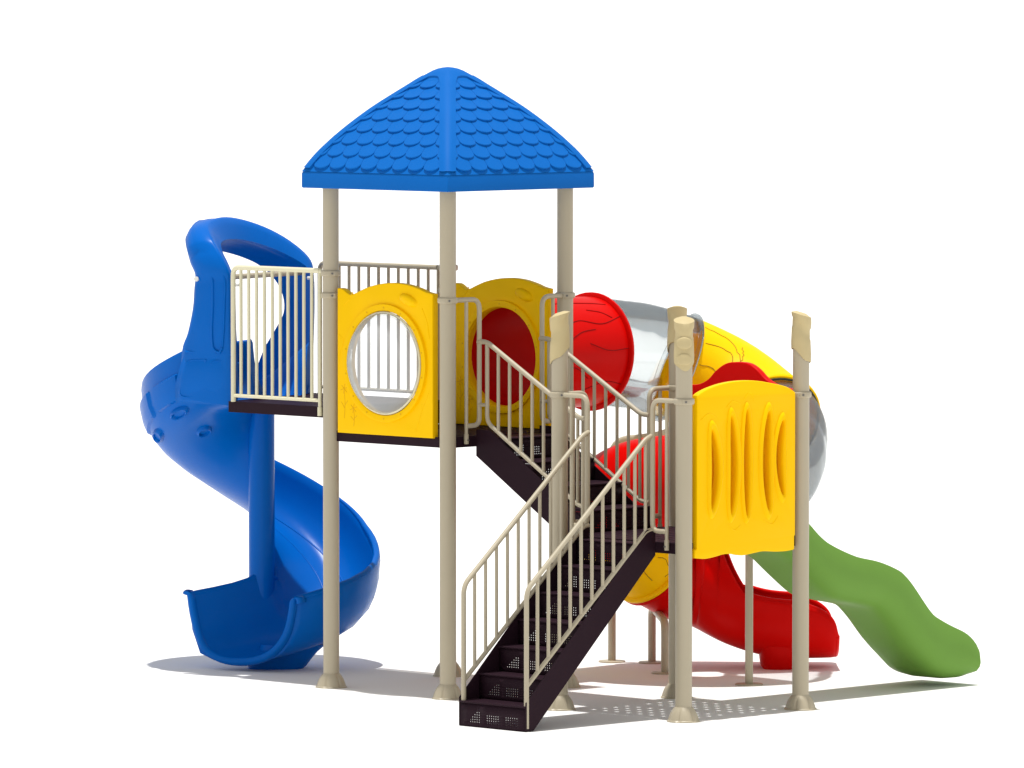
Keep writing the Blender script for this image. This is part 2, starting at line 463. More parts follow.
# ---- stairs
def riser_plate(mb, w, h, fn):
    """riser with three clusters of round drain holes (triangle, block, block)"""
    p = .0195; q = .0155; hs = .0058
    xs = []; groups = (-.17, 0.0, .17)
    for gi, gc in enumerate(groups):
        for i in range(6): xs.append((gi, i, gc-2.5*p+i*p))
    zs = [h*.22+j*q for j in range(5)]
    X = [-w/2]; tag = [None]
    for gi, i, x in xs: X += [x-hs/2, x+hs/2]; tag += [(gi, i), None]
    X.append(w/2)
    Z = [0]; zt = [None]
    for j, z in enumerate(zs): Z += [z-hs/2, z+hs/2]; zt += [j, None]
    Z.append(h)
    for i in range(len(X)-1):
        for j in range(len(Z)-1):
            if tag[i] is not None and zt[j] is not None:
                gi, k = tag[i]
                if gi == 0: hole = k >= zt[j] + 0 and not (k == 5 and False)
                else: hole = zt[j] < 4
                if hole: continue
            mb.add([fn(X[i], Z[j]), fn(X[i+1], Z[j]), fn(X[i+1], Z[j+1]), fn(X[i], Z[j+1])], [(0, 1, 2, 3)])

# lower flight: seven risers, from the ground up to the low deck, climbing along +y
st = bpy.data.objects.new('staircase', None); COL.objects.link(st); st.parent = root
st['label'] = 'dark steel staircase from the ground to the low deck'
xl, xr = 2.430, 3.035; xc = (xl+xr)/2; W = xr-xl-.012
N = 7; H = ZD2/N; D = 1.17/(N-.45); y0 = -1.20
for i in range(N):
    yb = y0+i*D
    mb = MB(); wd = W if i else W+.006
    riser_plate(mb, wd, H-.012, lambda a, b, yb=yb, i=i: V((xc+a, yb, i*H+b)))
    mb.build('riser', M['deck'], st, solid=.003)
    if i < N-1:
        MB().box((xc-wd/2, yb-.010, (i+1)*H-.013), (xc+wd/2, yb+D+.004, (i+1)*H)).build('tread', M['deck'], st, bevel=.004)
MB().box((xc-W/2, y0+(N-1)*D-.010, ZD2-.013), (xc+W/2, -.005, ZD2-.003)).build('tread', M['deck'], st, bevel=.004)
sl = .94
def strg(x0, x1):
    pl = [(-1.203, 0.004), (-1.135, 0.004), (-.006, 1.067), (-.006, 1.235), (-.085, 1.235), (-1.203, .185)]
    return MB().prism(pl, lambda a, b, d: V((d, a, b)), x0, x1)
strg(xl, xl+.006).build('stringer', M['deck'], st, angle=20)
strg(xr-.006, xr).build('stringer', M['deck'], st, angle=20)
# upper flight: from the low deck up to the high deck, descending along +x
st2 = bpy.data.objects.new('staircase', None); COL.objects.link(st2); st2.parent = root
st2['label'] = 'short dark staircase between the low deck and the high deck'
yl, yr = .262, .872; yc = (yl+yr)/2; W = yr-yl-.012
N = 4; H = (ZD1-ZD2)/N; D = 1.03/N
for i in range(N):
    xb = X2-.004-i*D; z = ZD2+i*H
    mb = MB(); riser_plate(mb, W, H-.012, lambda a, b, xb=xb, z=z: V((xb, yc+a, z+b)))
    mb.build('riser', M['deck'], st2, solid=.003)
    for ya in (yl+.006, yr-.009): MB().box((max(S+.006, xb-D-.003), ya, z+H-.085), (xb-.004, ya+.003, z+H-.014)).build('tread_cheek', M['deck'], st2)
    MB().box((max(S+.005, xb-D-.004), yc-W/2, z+H-.013), (xb+.010, yc+W/2, z+H)).build('tread', M['deck'], st2, bevel=.004)
for (a0, a1) in ((yl, yl+.006), (yr-.006, yr)):
    pl = [(1.126, 1.79), (1.126, 1.612), (2.156, .975), (2.156, 1.215), (1.25, 1.79)]
    MB().prism(pl, lambda a, b, d: V((a, d, b)), a0, a1).build('stringer', M['deck'], st2, angle=20)

# ---- arched hole panels (bubble window, tunnel entry)
def arch_outline(x0, x1, zb, zt):
    pts = [(x0, zb), (x1, zb)]
    key = [(.915, 2.722), (.85, 2.742), (.74, 2.765), (.62, 2.773), (.50, 2.765), (.38, 2.742), (.29, 2.712), (.225, 2.687), (.19, 2.683), (.16, 2.695), (.125, 2.715), (.10, 2.722), (.07, 2.722)]
    w_ = (x1-x0)/.915
    cr = catmull([(a, b, 0) for a, b in [(.985, 2.722-.012)]+key], 4)
    pts += [(x0+(p.x-.07)*w_, p.y+zt-.010) for p in cr]
    return pts
def hole_panel(name, y, x0, x1, zb, m, hole_r, ringlabel):
    fn = lambda u, v, d: V((u, y-d, v))
    cx = (x0+x1)/2+.008; cz = 2.222
    p_ = panel_mesh(arch_outline(x0, x1, zb, 0), [ell(cx, cz, hole_r, hole_r, 64)], .055, .007, fn)
    pn = p_.build(name, m, root, angle=35)
    # relief: ring around the opening, plaque, ridges
    r = MB(); rows = []
    for rr, hh in ((hole_r+.002, -.01), (hole_r+.004, .004), (hole_r+.008, .014), (hole_r+.038, .020), (hole_r+.050, .018), (hole_r+.053, .0), (hole_r+.054, -.01)):
        rows.append([V((cx+rr*math.cos(2*PI*j/64), y-.0275-hh, cz+rr*math.sin(2*PI*j/64))) for j in range(64)])
    r.grid(rows, True); R_ = r.build('opening_ring', m, pn, angle=30)
    s_ = MB()
    for j in range(14):
        a = 2*PI*(j+.5)/14; q = V((cx+(hole_r+.028)*math.cos(a), y-.0445, cz+(hole_r+.028)*math.sin(a)))
        s_.tube([q, q+V((0, -.003, 0))], .0065, 10)
    s_.build('screw_row', M['vein_y2'], R_)
    t = MB(); rows = []
    qx, qz = cx+.22, cz+.43
    for rr, hh in ((1.15, -.003), (1.0, .012), (.8, .022), (.45, .026), (.001, .027)):
        rows.append([V((qx+.075*rr*math.cos(2*PI*j/28), y-.0275-hh, qz+.036*rr*math.sin(2*PI*j/28)-.25*.075*rr*math.cos(2*PI*j/28))) for j in range(28)])
    t.grid(rows, True); t.build('raised_plaque', m, pn, angle=50)
    F = lambda a, b: V((a, y-.0265, b))
    for ln, rr in (([(x0+.15, 2.69), (x0+.12, 2.64), (x0+.06, 2.60)], .003), ([(x1-.10, 2.60), (x1-.05, 2.50), (x1-.03, 2.40)], .004),
                   ([(x1-.16, zb+.04), (x1-.10, zb+.18), (x1-.04, zb+.30)], .003), ([(x0+.02, 2.40), (x0+.06, 2.36), (x0+.03, 2.28), (x0+.02, 2.2)], .003)):
        MB().tube(catmull([F(*q) for q in ln], 6), rr, 6).build('relief_line', M['yellow'], pn)
    for (fx, fz, hh) in ((x0+.07, zb+.10, .20), (x0+.16, zb+.05, .12)):   # little flowers in relief
        v = MB(); v.tube(catmull([F(fx, fz), F(fx+.005, fz+hh*.5), F(fx-.003, fz+hh)], 5), .0032, 6)
        for q in range(6):
            a = q*PI/3+.3; v.tube([F(fx-.003, fz+hh), F(fx-.003+.034*math.cos(a), fz+hh+.034*math.sin(a))], .0032, 5)
        v.tube([F(fx, fz+hh*.4), F(fx+.03, fz+hh*.6)], .003, 5).tube([F(fx, fz+hh*.35), F(fx-.03, fz+hh*.55)], .003, 5)
        v.build('flower_relief', M['vein_y2'], pn)
    return pn, cx, cz
M['vein_y2'] = mat('relief_shade_and_screw_yellow', (.78, .44, .002), .5, .15)  # darker yellow paints groove shade on the flower lines; also colours screw dots
pn, cx, cz = hole_panel('bubble_panel', .005, .085, 1.000, 1.735, M['yellow'], .346, '')
pn['label'] = 'yellow arched panel with a clear bubble window'
b = MB(); rows = []
for q in range(13):
    a = q/12*PI/2*.92; rr = .340*math.cos(a); hh = .15*math.sin(a)
    rows.append([V((cx+rr*math.cos(2*PI*j/64), -.024-hh, cz+rr*math.sin(2*PI*j/64))) for j in range(64)])
b.grid(rows, True); b.add(rows[-1], [tuple(range(64))])
bw = b.build('bubble_window', M['bubble'], pn, angle=60)
r = MB(); r.tube([V((cx+.339*math.cos(2*PI*j/64), -.034, cz+.339*math.sin(2*PI*j/64))) for j in range(65)], .009, 8, False)
r.build('window_gasket', M['cream'], bw)
rows = [[V((cx+rr*math.cos(2*PI*j/64), -.026-hh, cz+rr*math.sin(2*PI*j/64))) for j in range(64)] for rr, hh in ((.345, -.02), (.345, .004), (.330, .010), (.316, .004), (.315, -.004))]
MB().grid(rows, True).build('window_flange', M['clear_rim'], bw)
pn2, cx2, cz2 = hole_panel('tunnel_panel', S, .075, .985, 1.745, M['yellow'], .335, '')
pn2['label'] = 'yellow arched panel with the round tunnel entry'

# ---- slotted climbing panel on the low deck (faces +x)
xp = X3+.012
fnp = lambda u, v, d: V((xp+d, u, v))
out = [(.088, 1.115), (.066, 1.112), (.066, 1.058)]
out += [(p.x, p.y) for p in catmull([(.078, 1.056, 0), (.17, 1.048, 0), (.26, 1.056, 0), (.35, 1.068, 0), (.43, 1.064, 0), (.52, 1.050, 0), (.62, 1.058, 0), (.72, 1.066, 0), (.83, 1.058, 0), (.93, 1.055, 0), (1.01, 1.060, 0)], 4)]
out += [(1.02, 1.064), (1.02, 1.15), (1.028, 1.155), (1.028, 2.075)]
out += [(p.x, p.y) for p in catmull([(1.026, 2.095, 0), (.94, 2.135, 0), (.80, 2.163, 0), (.64, 2.186, 0), (.48, 2.190, 0), (.33, 2.178, 0), (.20, 2.152, 0), (.12, 2.126, 0), (.092, 2.110, 0)], 5)]
out.append((.088, 2.09))
slots = [(.222, 1.37, 1.885, .070, -1), (.405, 1.33, 1.965, .066, -.8), (.555, 1.31, 2.00, .058, 0), (.768, 1.335, 1.98, .070, .7), (.903, 1.43, 1.915, .062, 1)]
def lens(c, z0, z1, hw, bend, k=1.0, n=40):
    zc = (z0+z1)/2; hz = (z1-z0)/2; P = []
    for i in range(n):
        a = 2*PI*i/n; zz = math.sin(a)
        side = math.cos(a)
        P.append((c+hw*.5*side*k + (-bend)*.035*(1-zz*zz), zc+zz*(hz+(k-1)*.02)))
    return P
cp = panel_mesh(out, [lens(*s_) for s_ in slots], .05, .008, fnp).build('slotted_panel', M['yellow'], root, angle=35, label='yellow panel with five tall slots on the low deck')
panel_mesh([(.09, 1.17), (1.0, 1.17), (1.0, 2.03), (.8, 2.09), (.55, 2.12), (.3, 2.10), (.09, 2.03)], [lens(c, z0+.05, z1-.05, hw*.30, bd) for c, z0, z1, hw, bd in slots], .012, .003, lambda u, v, d: V((xp-.095+d, u, v))).build('rear_skin', M['yellow'], cp, angle=35)
for s_ in slots:
    r = MB(); rows = []
    for k, hh in ((.98, -.012), (1.02, .002), (1.25, .012), (1.55, .018), (1.85, .014), (2.1, .004), (2.2, -.002)):
        c, z0, z1, hw, bd = s_; e = (k-1)*hw*.5
        P = []
        for i in range(48):
            a = 2*PI*i/48; zz = math.sin(a)
            P.append(V((xp+.025+hh, c+(hw*.5+e)*math.cos(a)-bd*.035*(1-zz*zz), (z0+z1)/2+zz*((z1-z0)/2+e*1.6))))
        rows.append(P)
    r.grid(rows, True); r.build('slot_rim', M['yellow'], cp, angle=50)
F = lambda a, b: V((xp+.0245, a, b))
for ln in ([(.12, 1.95), (.20, 1.99), (.27, 1.96)], [(.36, 2.02), (.42, 2.06), (.50, 2.04)], [(.53, 2.07), (.585, 2.11), (.63, 2.06)], [(.38, 1.26), (.44, 1.22), (.50, 1.25)], [(.72, 1.27), (.80, 1.24), (.86, 1.29)]):
    MB().tube(catmull([F(a, b) for a, b in ln], 6), .0035, 6).build('relief_line', M['yellow'], cp)

# ---- red entry panel of the wave slide (HG side)
fr = lambda u, v, d: V((u, S+.008-d, v))
out = [(2.235, 1.155), (3.21, 1.155), (3.21, 2.10)]
out += [(p.x, p.y) for p in catmull([(3.18, 2.11, 0), (3.08, 2.125, 0), (2.98, 2.165, 0), (2.90, 2.225, 0), (2.82, 2.262, 0), (2.72, 2.268, 0), (2.62, 2.255, 0), (2.53, 2.205, 0), (2.46, 2.145, 0), (2.38, 2.110, 0), (2.29, 2.100, 0), (2.24, 2.10, 0)], 4)]
op = [(2.50, 1.20), (3.0, 1.20), (3.0, 1.75)]+[(2.75+.25*math.cos(a), 1.75+.22*math.sin(a)) for a in [PI*i/16 for i in range(1, 16)]]+[(2.50, 1.75)]
rp = panel_mesh(out, [op], .05, .008, fr).build('slide_hood_panel', M['red'], root, angle=35, label='red arched panel at the top of the green slide')

# ---- green wave slide, heading +y from the low deck
xc = 2.755
topz = [(1.12, 1.43), (1.30, 1.335), (1.50, 1.187), (1.60, 1.105), (1.72, 1.035), (1.965, .945), (2.20, .895), (2.387, .830), (2.46, .785), (2.54, .715), (2.72, .527), (2.82, .468), (2.93, .420), (3.07, .365), (3.16, .305), (3.215, .235), (3.225, .17)]
botz = [(1.12, 1.04), (1.25, 1.01), (1.415, .93), (1.56, .828), (1.76, .69), (1.89, .645), (2.05, .615), (2.20, .585), (2.28, .55), (2.41, .44), (2.56, .288), (2.70, .18), (2.80, .105), (2.93, .058), (3.08, .047), (3.21, .070)]
tcv = catmull([(0, a, b) for a, b in topz], 4); bcv = catmull([(0, a, b) for a, b in botz], 4)
def zof(c, y):
    for p, q in zip(c, c[1:]):
        if p.y <= y <= q.y and q.y > p.y: return p.z+(q.z-p.z)*(y-p.y)/(q.y-p.y)
    return c[-1].z if y > c[-1].y else c[0].z
rows = []; NY = 72
for i in range(NY+1):
    y = 1.09+(3.215-1.09)*i/NY
    zt = zof(tcv, y); zb = zof(bcv, y); h = zt-zb
    fl = zb+.05
    pr = [(-.262, zt-.012), (-.258, zt), (-.24, zt+.003), (-.225, zt-.01), (-.21, zb+h*.6), (-.19, fl+.05), (-.15, fl+.012), (0, fl), (.15, fl+.012), (.19, fl+.05), (.21, zb+h*.6), (.225, zt-.01), (.24, zt+.003), (.258, zt), (.262, zt-.012),
          (.268, zb+h*.72), (.272, zb+h*.5), (.262, zb+h*.32), (.235, zb+h*.14), (.18, zb+h*.03), (.10, zb), (0, zb), (-.10, zb), (-.18, zb+h*.03), (-.235, zb+h*.14), (-.262, zb+h*.32), (-.272, zb+h*.5), (-.268, zb+h*.72)]
    rows.append([V((xc+a, y, b)) for a, b in pr])
mb = MB().grid(rows, True)
n = len(rows[0]); mb.add(rows[0], [tuple(range(n))]); mb.add(rows[-1], [tuple(range(n))])
mb.build('wave_slide', M['green'], root, angle=50, label='green wavy slide')

# ---- spiral tube slide
tp = [(.572, 1.14, 2.225), (.572, 1.55, 2.232), (.572, 1.95, 2.228), (.570, 2.20, 2.205), (.570, 2.45, 2.172), (.648, 2.74, 2.085), (.86, 2.945, 1.945), (1.13, 2.99, 1.785), (1.36, 2.93, 1.665), (1.50, 2.78, 1.565), (1.63, 2.62, 1.50), (1.70, 2.42, 1.415), (1.55, 2.05, 1.343),
      (1.15, 1.87, 1.285), (.85, 1.93, 1.175), (.66, 2.16, 1.035), (.585, 2.45, .875), (.62, 2.68, .745), (.76, 2.86, .632), (.91, 2.99, .555)]
path = catmull(tp, 10)
def frame(pts, i):
    a = pts[max(i-1, 0)]; b_ = pts[min(i+1, len(pts)-1)]; T = (b_-a).normalized()
    Sx = T.cross(V((0, 0, 1))).normalized(); U = Sx.cross(T); return T, Sx, U
TR = .372
tube_slide = bpy.data.objects.new('tube_slide', None); COL.objects.link(tube_slide); tube_slide.parent = root
tube_slide['label'] = 'spiral tube slide in red, yellow and clear sections'
def section(i0, i1, m, label, rim=None, r=TR, veins=None, f0=True, f1=True):
    mb = MB(); rows = []
    idx = list(range(i0, i1+1))
    for i in idx:
        T, Sx, U = frame(path, i); rr = r
        rows.append([path[i]+Sx*rr*math.cos(2*PI*j/48)+U*rr*math.sin(2*PI*j/48) for j in range(48)])
    o = mb.grid(rows, True).build('tube_section', m, tube_slide, angle=60, solid=.010 if m not in (M['clear'],) else .006, off=-1, label=label)
    for flag, i, sgn in ((f0, i0, 1), (f1, i1, -1)):
        if not flag: continue
        T, Sx, U = frame(path, i); T = T*sgn; R_ = []
        fk = .45 if rim is M['rubber'] else 1
        for rr, d in ((r-.004, .002), (r+.024*fk, .002), (r+.030*fk, .010*fk), (r+.030*fk, .026*fk), (r+.022*fk, .032*fk), (r+.001, .034*fk)):
            R_.append([path[i]+T*d+Sx*rr*math.cos(2*PI*j/48)+U*rr*math.sin(2*PI*j/48) for j in range(48)])
        MB().grid(R_, True).build('tube_flange', rim or m, o, angle=40)
    if veins:
        vb = MB()
        for ln in veins:
            P = []
            for (s_, a) in ln: P.append((s_, a, 0))
            P = catmull(P, 8); Q = []
            for q in P:
                ii = i0+q.x*(i1-i0); k = max(i0, min(i1-1, int(ii))); fr_ = ii-k
                c = path[k].lerp(path[k+1], fr_); T, Sx, U = frame(path, k); a = math.radians(q.y)
                Q.append(c+(Sx*math.cos(a)+U*math.sin(a))*(r+.0005))
            vb.tube(Q, .0030, 6)
        vb.build('grain_shade_line', M['vein_r'] if m == M['red'] else M['vein_y'], o)  # raised lines whose dark colour stands in for shade in the grain
    return o
# indices: every tp step is 10 samples
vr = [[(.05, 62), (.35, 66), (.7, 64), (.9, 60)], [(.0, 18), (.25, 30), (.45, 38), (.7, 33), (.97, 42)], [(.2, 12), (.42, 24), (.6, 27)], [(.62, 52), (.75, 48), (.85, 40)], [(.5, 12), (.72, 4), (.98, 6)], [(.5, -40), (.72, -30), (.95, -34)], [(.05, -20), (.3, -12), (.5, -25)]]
section(0, 20, M['red'], 'red tube section beside the high deck', r=.380, f0=False, veins=vr)
section(20, 50, M['clear'], 'clear tube section beyond the red one', rim=M['clear_rim'], f0=False)
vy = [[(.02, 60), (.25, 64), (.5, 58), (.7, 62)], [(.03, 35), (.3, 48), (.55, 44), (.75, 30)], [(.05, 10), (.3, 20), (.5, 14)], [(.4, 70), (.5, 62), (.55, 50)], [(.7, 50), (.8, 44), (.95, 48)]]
section(50, 77, M['yellow'], 'yellow elbow behind the low deck', veins=vy, f0=False)
section(77, 110, M['clear'], 'clear tube bend at the right end', rim=M['rubber'], f1=False)
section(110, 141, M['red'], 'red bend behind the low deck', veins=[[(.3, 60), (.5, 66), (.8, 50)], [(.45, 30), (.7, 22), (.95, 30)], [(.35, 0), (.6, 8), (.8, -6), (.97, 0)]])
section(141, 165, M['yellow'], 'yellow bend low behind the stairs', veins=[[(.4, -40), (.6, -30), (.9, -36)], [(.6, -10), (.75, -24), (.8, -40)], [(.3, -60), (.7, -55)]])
section(165, 179, M['red'], 'red bend leading to the exit', f1=False)
# exit chute: the tube opens into a trough heading (+,+)
ep = catmull([(.70, 2.79, .685), (.76, 2.86, .632), (.91, 2.99, .530), (1.08, 3.15, .455), (1.25, 3.32, .43), (1.39, 3.46, .425), (1.43, 3.50, .425)], 10)
ep = [V(p) for p in ep]
mb = MB(); rows = []; NE = len(ep)
for i in range(NE):
    s_ = i/(NE-1); T, Sx, U = frame(ep, i)
    # opening half angle at the top: closed at the start, open by s=.3
    op_ = 0 if s_ < .27 else min(1, ((s_-.27)/.13)**.4)
    oa = 82*op_                   # degrees removed each side of the crown
    if s_ > .62: oa = 82+38*((s_-.62)/.38)**1.6
    a0 = 90+oa; a1 = 450-oa; row = []
    rx = TR*(1-.08*s_); rz = TR*(1-.10*s_)
    for j in range(41):
        a = math.radians(a0+(a1-a0)*j/40); x_ = math.cos(a)*rx; z_ = math.sin(a)*rz
        if z_ < 0: z_ = -rz*(1-(1-(abs(z_)/rz))**(1+.15*min(1, s_*2)))
        row.append(ep[i]+Sx*x_+V((0, 0, 1))*z_)
    rows.append(row)
ch = mb.grid(rows).build('exit_chute', M['red'], tube_slide, angle=60, solid=.018, off=1, label='red open exit chute of the tube slide')
i0 = int(NE*.42)
for sgn in (0, 40): MB().tube([rows[i][sgn] for i in range(i0, NE)], .017, 10).build('rim_bead', M['red'], ch)
MB().tube(rows[-1], .020, 10).build('rim_bead', M['red'], ch)
# ribs moulded along the side
for js in (30, 35):
    MB().tube([rows[i][js] for i in range(6, NE-3)], .012, 8).build('side_rib', M['red'], ch)
# moulded foot under the chute
rows = []
for (z, a, b_) in ((0, .115, .23), (.02, .125, .24), (.12, .14, .25), (.22, .19, .27), (.30, .27, .27)):
    row = []
    for j in range(32):
        t = 2*PI*j/32; ca, sa = math.cos(t), math.sin(t)
        ca = math.copysign(abs(ca)**.6, ca); sa = math.copysign(abs(sa)**.6, sa)
        c = V((1.17, 3.23, z)); u = V((.707, .707, 0)); v_ = V((-.707, .707, 0))
        row.append(c+u*(a*ca-.02)+v_*(b_*sa))
    rows.append(row)
MB().grid(rows, True).build('slide_foot', M['red'], tube_slide, angle=40)
# support posts with ground plates
def support(pts, feet, rad=.0275, label=None, r2=.09):
    m_ = MB().tube(rounded(pts, rad_c, 8), rad, 16)
    o = m_.build('support_post', M['post'], tube_slide, label=label)
    for fx, fy in feet: MB().lathe((fx, fy, 0), [(.095, .0), (.095, .008), (.09, .011), (.03, .012)], 32).build('ground_plate', M['post'], o)
    return o
rad_c = .12
support([(.075, 2.666, 0), (.075, 2.666, 1.555), (.40, 2.80, 1.60), (.62, 2.72, 1.66)], [(.075, 2.666)], .028)
rad_c = .10
support([(.327, 2.809, 0), (.327, 2.809, .40), (.929, 2.307, .36), (.929, 2.307, 0)], [(.327, 2.809), (.929, 2.307)], .028)
MB().tube([(.50, 2.66, .37), (.50, 2.66, .44)], .035, 16).build('support_saddle', M['post'], tube_slide)
rad_c = .05
support([(1.906, 2.107, 0), (1.906, 2.107, 1.15)], [(1.906, 2.107)], .027)

# ---- blue spiral slide
bs = bpy.data.objects.new('spiral_slide', None); COL.objects.link(bs); bs.parent = root
bs['label'] = 'blue open spiral slide with arched hood'
CX, CY = -1.565, .834
right = V((.707, .707, 0)); far = V((-.707, .707, 0)); UPV = V((0, 0, 1))
def SP(a, b_, z): return V((CX, CY, 0))+right*a+far*b_+V((0, 0, z))     # screen-plan coordinates around the pole
MB().lathe((CX, CY, 0), [(.088, .02), (.090, .3), (.092, 1.85), (.06, 1.88)], 32).build('centre_pole', M['blue'], bs)
# centre line of the channel: (lateral position, heading) for each sample
cl = []
RC = .45
ent = SP(.135, -.515, 0)      # entrance, slightly inside the landing edge
for i in range(6):
    t = i/6; p0 = V((.135, -.515)); p1 = V((-.19, -.335)); q = p0.lerp(p1, t)
    hd = 150+ (0)*t; cl.append((q.x, q.y, 150-0*t, 1.885-.05*t))
for i in range(46):
    psi = 236-(236+8)*i/45; a = math.radians(psi); rc = RC
    cl.append((rc*math.cos(a), rc*math.sin(a), psi-90, 1.83-(1.83-.34)*(i/45)+.045*math.sin(PI*i/45)))
exitp = [(.43, -.14, -106, .295), (.39, -.24, -118, .25), (.32, -.32, -128, .21), (.23, -.39, -133, .18), (.13, -.45, -132, .155), (.02, -.50, -127, .135), (-.06, -.54, -122, .125), (-.10, -.56, -119, .12)]
exitp = [(a, b_, h_, z-.028*q/7) for q, (a, b_, h_, z) in enumerate(exitp)]
cl += exitp
NB = len(cl); rows = []; lip = []
for i, (a, b_, hd, z) in enumerate(cl):
    h = math.radians(hd); left = right*(-math.sin(h))+far*math.cos(h)     # outer side is on the left of travel
    ctr = SP(a, b_, z)
    k = max(0, min(1, (i-46)/8))         # 0 in the spiral, 1 at the exit
    e = max(0, min(1, (8-i)/8))          # 1 at the entrance
    inner = [(-.39, .06+.36*k+.30*e), (-.385, .08+.355*k+.30*e), (-.365, .07+.36*k+.28*e), (-.34, .05+.24*k+.12*e), (-.29, .02+.09*k), (-.22, .005+.03*k)]
    mid = [(-.12, 0), (0, .0), (.08, .015), (.16, .05), (.23, .115), (.28, .20), (.305, .29)]
    outer = [(.318, .36), (.325, .41), (.345, .435), (.368, .425), (.372, .395)]
    under = [(.366, .34), (.362, .27), (.345, .19), (.31, .11), (.26, .05), (.20, .01), (.12, -.018), (0, -.03), (-.12, -.035), (-.22, -.035+.01*k), (-.32, -.03+.05*k), (-.375, .0+.18*k+.10*e), (-.392, .03+.30*k+.25*e)]
    W_ = 1.05-.145*min(1, max(0, (i-18)/22))+.235*k
    row = []
    for (d, zz) in inner+mid+outer+under:
        row.append(ctr+left*d*W_+V((0, 0, zz*(1-.0*k))))
    rows.append(row)
mb = MB().grid(rows, True); n = len(rows[0])
mb.add(rows[0], [tuple(range(n))]); mb.add(rows[-1], [tuple(range(n))])
tr = mb.build('slide_channel', M['blue'], bs, angle=55)
# rolled lip round the mouth
lipr = [rows[-1][j] for j in range(0, 18)]
a_, b__, hd__, z__ = cl[-1]; hh_ = math.radians(hd__); fw = right*math.cos(hh_)+far*math.sin(hh_); lc = SP(a_, b__, z__+.30)
LR = []
for p in catmull(lipr, 3):
    o_ = p-lc; o_ -= fw*o_.dot(fw); o_.normalize()
    LR.append([p-fw*.02-o_*.004, p+fw*.012-o_*.006, p+fw*.030+o_*.006, p+fw*.036+o_*.026, p+fw*.026+o_*.046, p+o_*.054, p-fw*.030+o_*.050, p-fw*.05+o_*.030])
lm = MB().grid(LR); lm.add(LR[0], [tuple(range(8))]); lm.add(LR[-1], [tuple(range(8))])
lm.build('mouth_lip', M['blue'], tr, angle=50)
for jj in (1, 15):
    MB().tube([rows[i][jj]-V((0, 0, .012)) for i in range(40, NB)], [.010+.014*min(1, (i-40)/8) for i in range(40, NB)], 12).build('rolled_rim', M['blue'], tr, angle=60)
# long ribs moulded on the channel floor and the panels on the outer shell
for j in (7, 9):
    MB().tube([rows[i][j]-V((0, 0, .004)) for i in range(34, NB-2)], .009, 8).build('floor_rib', M['blue'], tr, angle=60)
def shell_patch(i0, i1, j0, j1, lift, name='moulded_panel'):
    """raised rounded panel on the outer shell of the channel"""
    NI, NJ = 14, 10; R_ = []
    def samp(u, v):
        fi = i0+(i1-i0)*u; fj = j0+(j1-j0)*v; i = int(fi); j = int(fj); du = fi-i; dv = fj-j
        A = rows[i][j].lerp(rows[i+1][j], du); B = rows[i][j+1].lerp(rows[i+1][j+1], du); return A.lerp(B, dv)
    for a in range(NI+1):
        L = []
        for b2 in range(NJ+1):
            u = a/NI; v_ = b2/NJ; p = samp(u, v_)
            e1 = samp(min(1, u+.02), v_)-samp(max(0, u-.02), v_); e2 = samp(u, min(1, v_+.02))-samp(u, max(0, v_-.02))
            nn = e1.cross(e2).normalized(); c = V((CX, CY, p.z))
            if nn.dot(p-c) < 0: nn = -nn
            x = 2*u-1; y = 2*v_-1; m_ = max(abs(x), abs(y)); f_ = 1 if m_ < .86 else max(-.4, 1-(m_-.86)/.14*1.4)
            L.append(p+nn*lift*f_)
        R_.append(L)
    MB().grid(R_).build(name, M['blue'], tr, angle=40)
shell_patch(1.2, 6.5, 18.6, 21.0, .020)
shell_patch(7.4, 11.5, 18.6, 21.0, .020)
shell_patch(12.2, 17.5, 18.6, 21.0, .020)
# shallow oval bosses on the underside
def boss(i, j, ru, rv):
    p = rows[i][j]; t1 = (rows[i+1][j]-rows[i-1][j]).normalized(); t2 = (rows[i][j+1]-rows[i][j-1]).normalized()
    nn = t1.cross(t2).normalized(); c = V((CX, CY, p.z+.3))
    if nn.dot(p-c) < 0: nn = -nn
    t2 = nn.cross(t1); R_ = []
    for rr, hh in ((1.15, -.012), (1.0, .012), (.86, .022), (.76, .020), (.66, .004), (.001, .002)):
        R_.append([p+t1*ru*rr*math.cos(2*PI*q/24)+t2*rv*rr*math.sin(2*PI*q/24)+nn*hh for q in range(24)])
    MB().grid(R_, True).build('moulded_boss', M['blue'], tr, angle=50)
boss(9, 22, .095, .040); boss(15, 22, .10, .040); boss(11, 25, .06, .05)
# foot
R_ = []
for (z, a, b2) in ((0, .195, .13), (.02, .205, .14), (.08, .205, .14), (.12, .21, .15), (.17, .23, .16)):
    L = []
    for j in range(36):
        t = 2*PI*j/36; ca, sa = math.cos(t), math.sin(t)
        ca = math.copysign(abs(ca)**.6, ca); sa = math.copysign(abs(sa)**.6, sa)
        L.append(SP(.10+a*ca+(z*.75), -.29+b2*sa, z))
    R_.append(L)
MB().grid(R_, True).build('slide_foot', M['blue'], bs, angle=40)
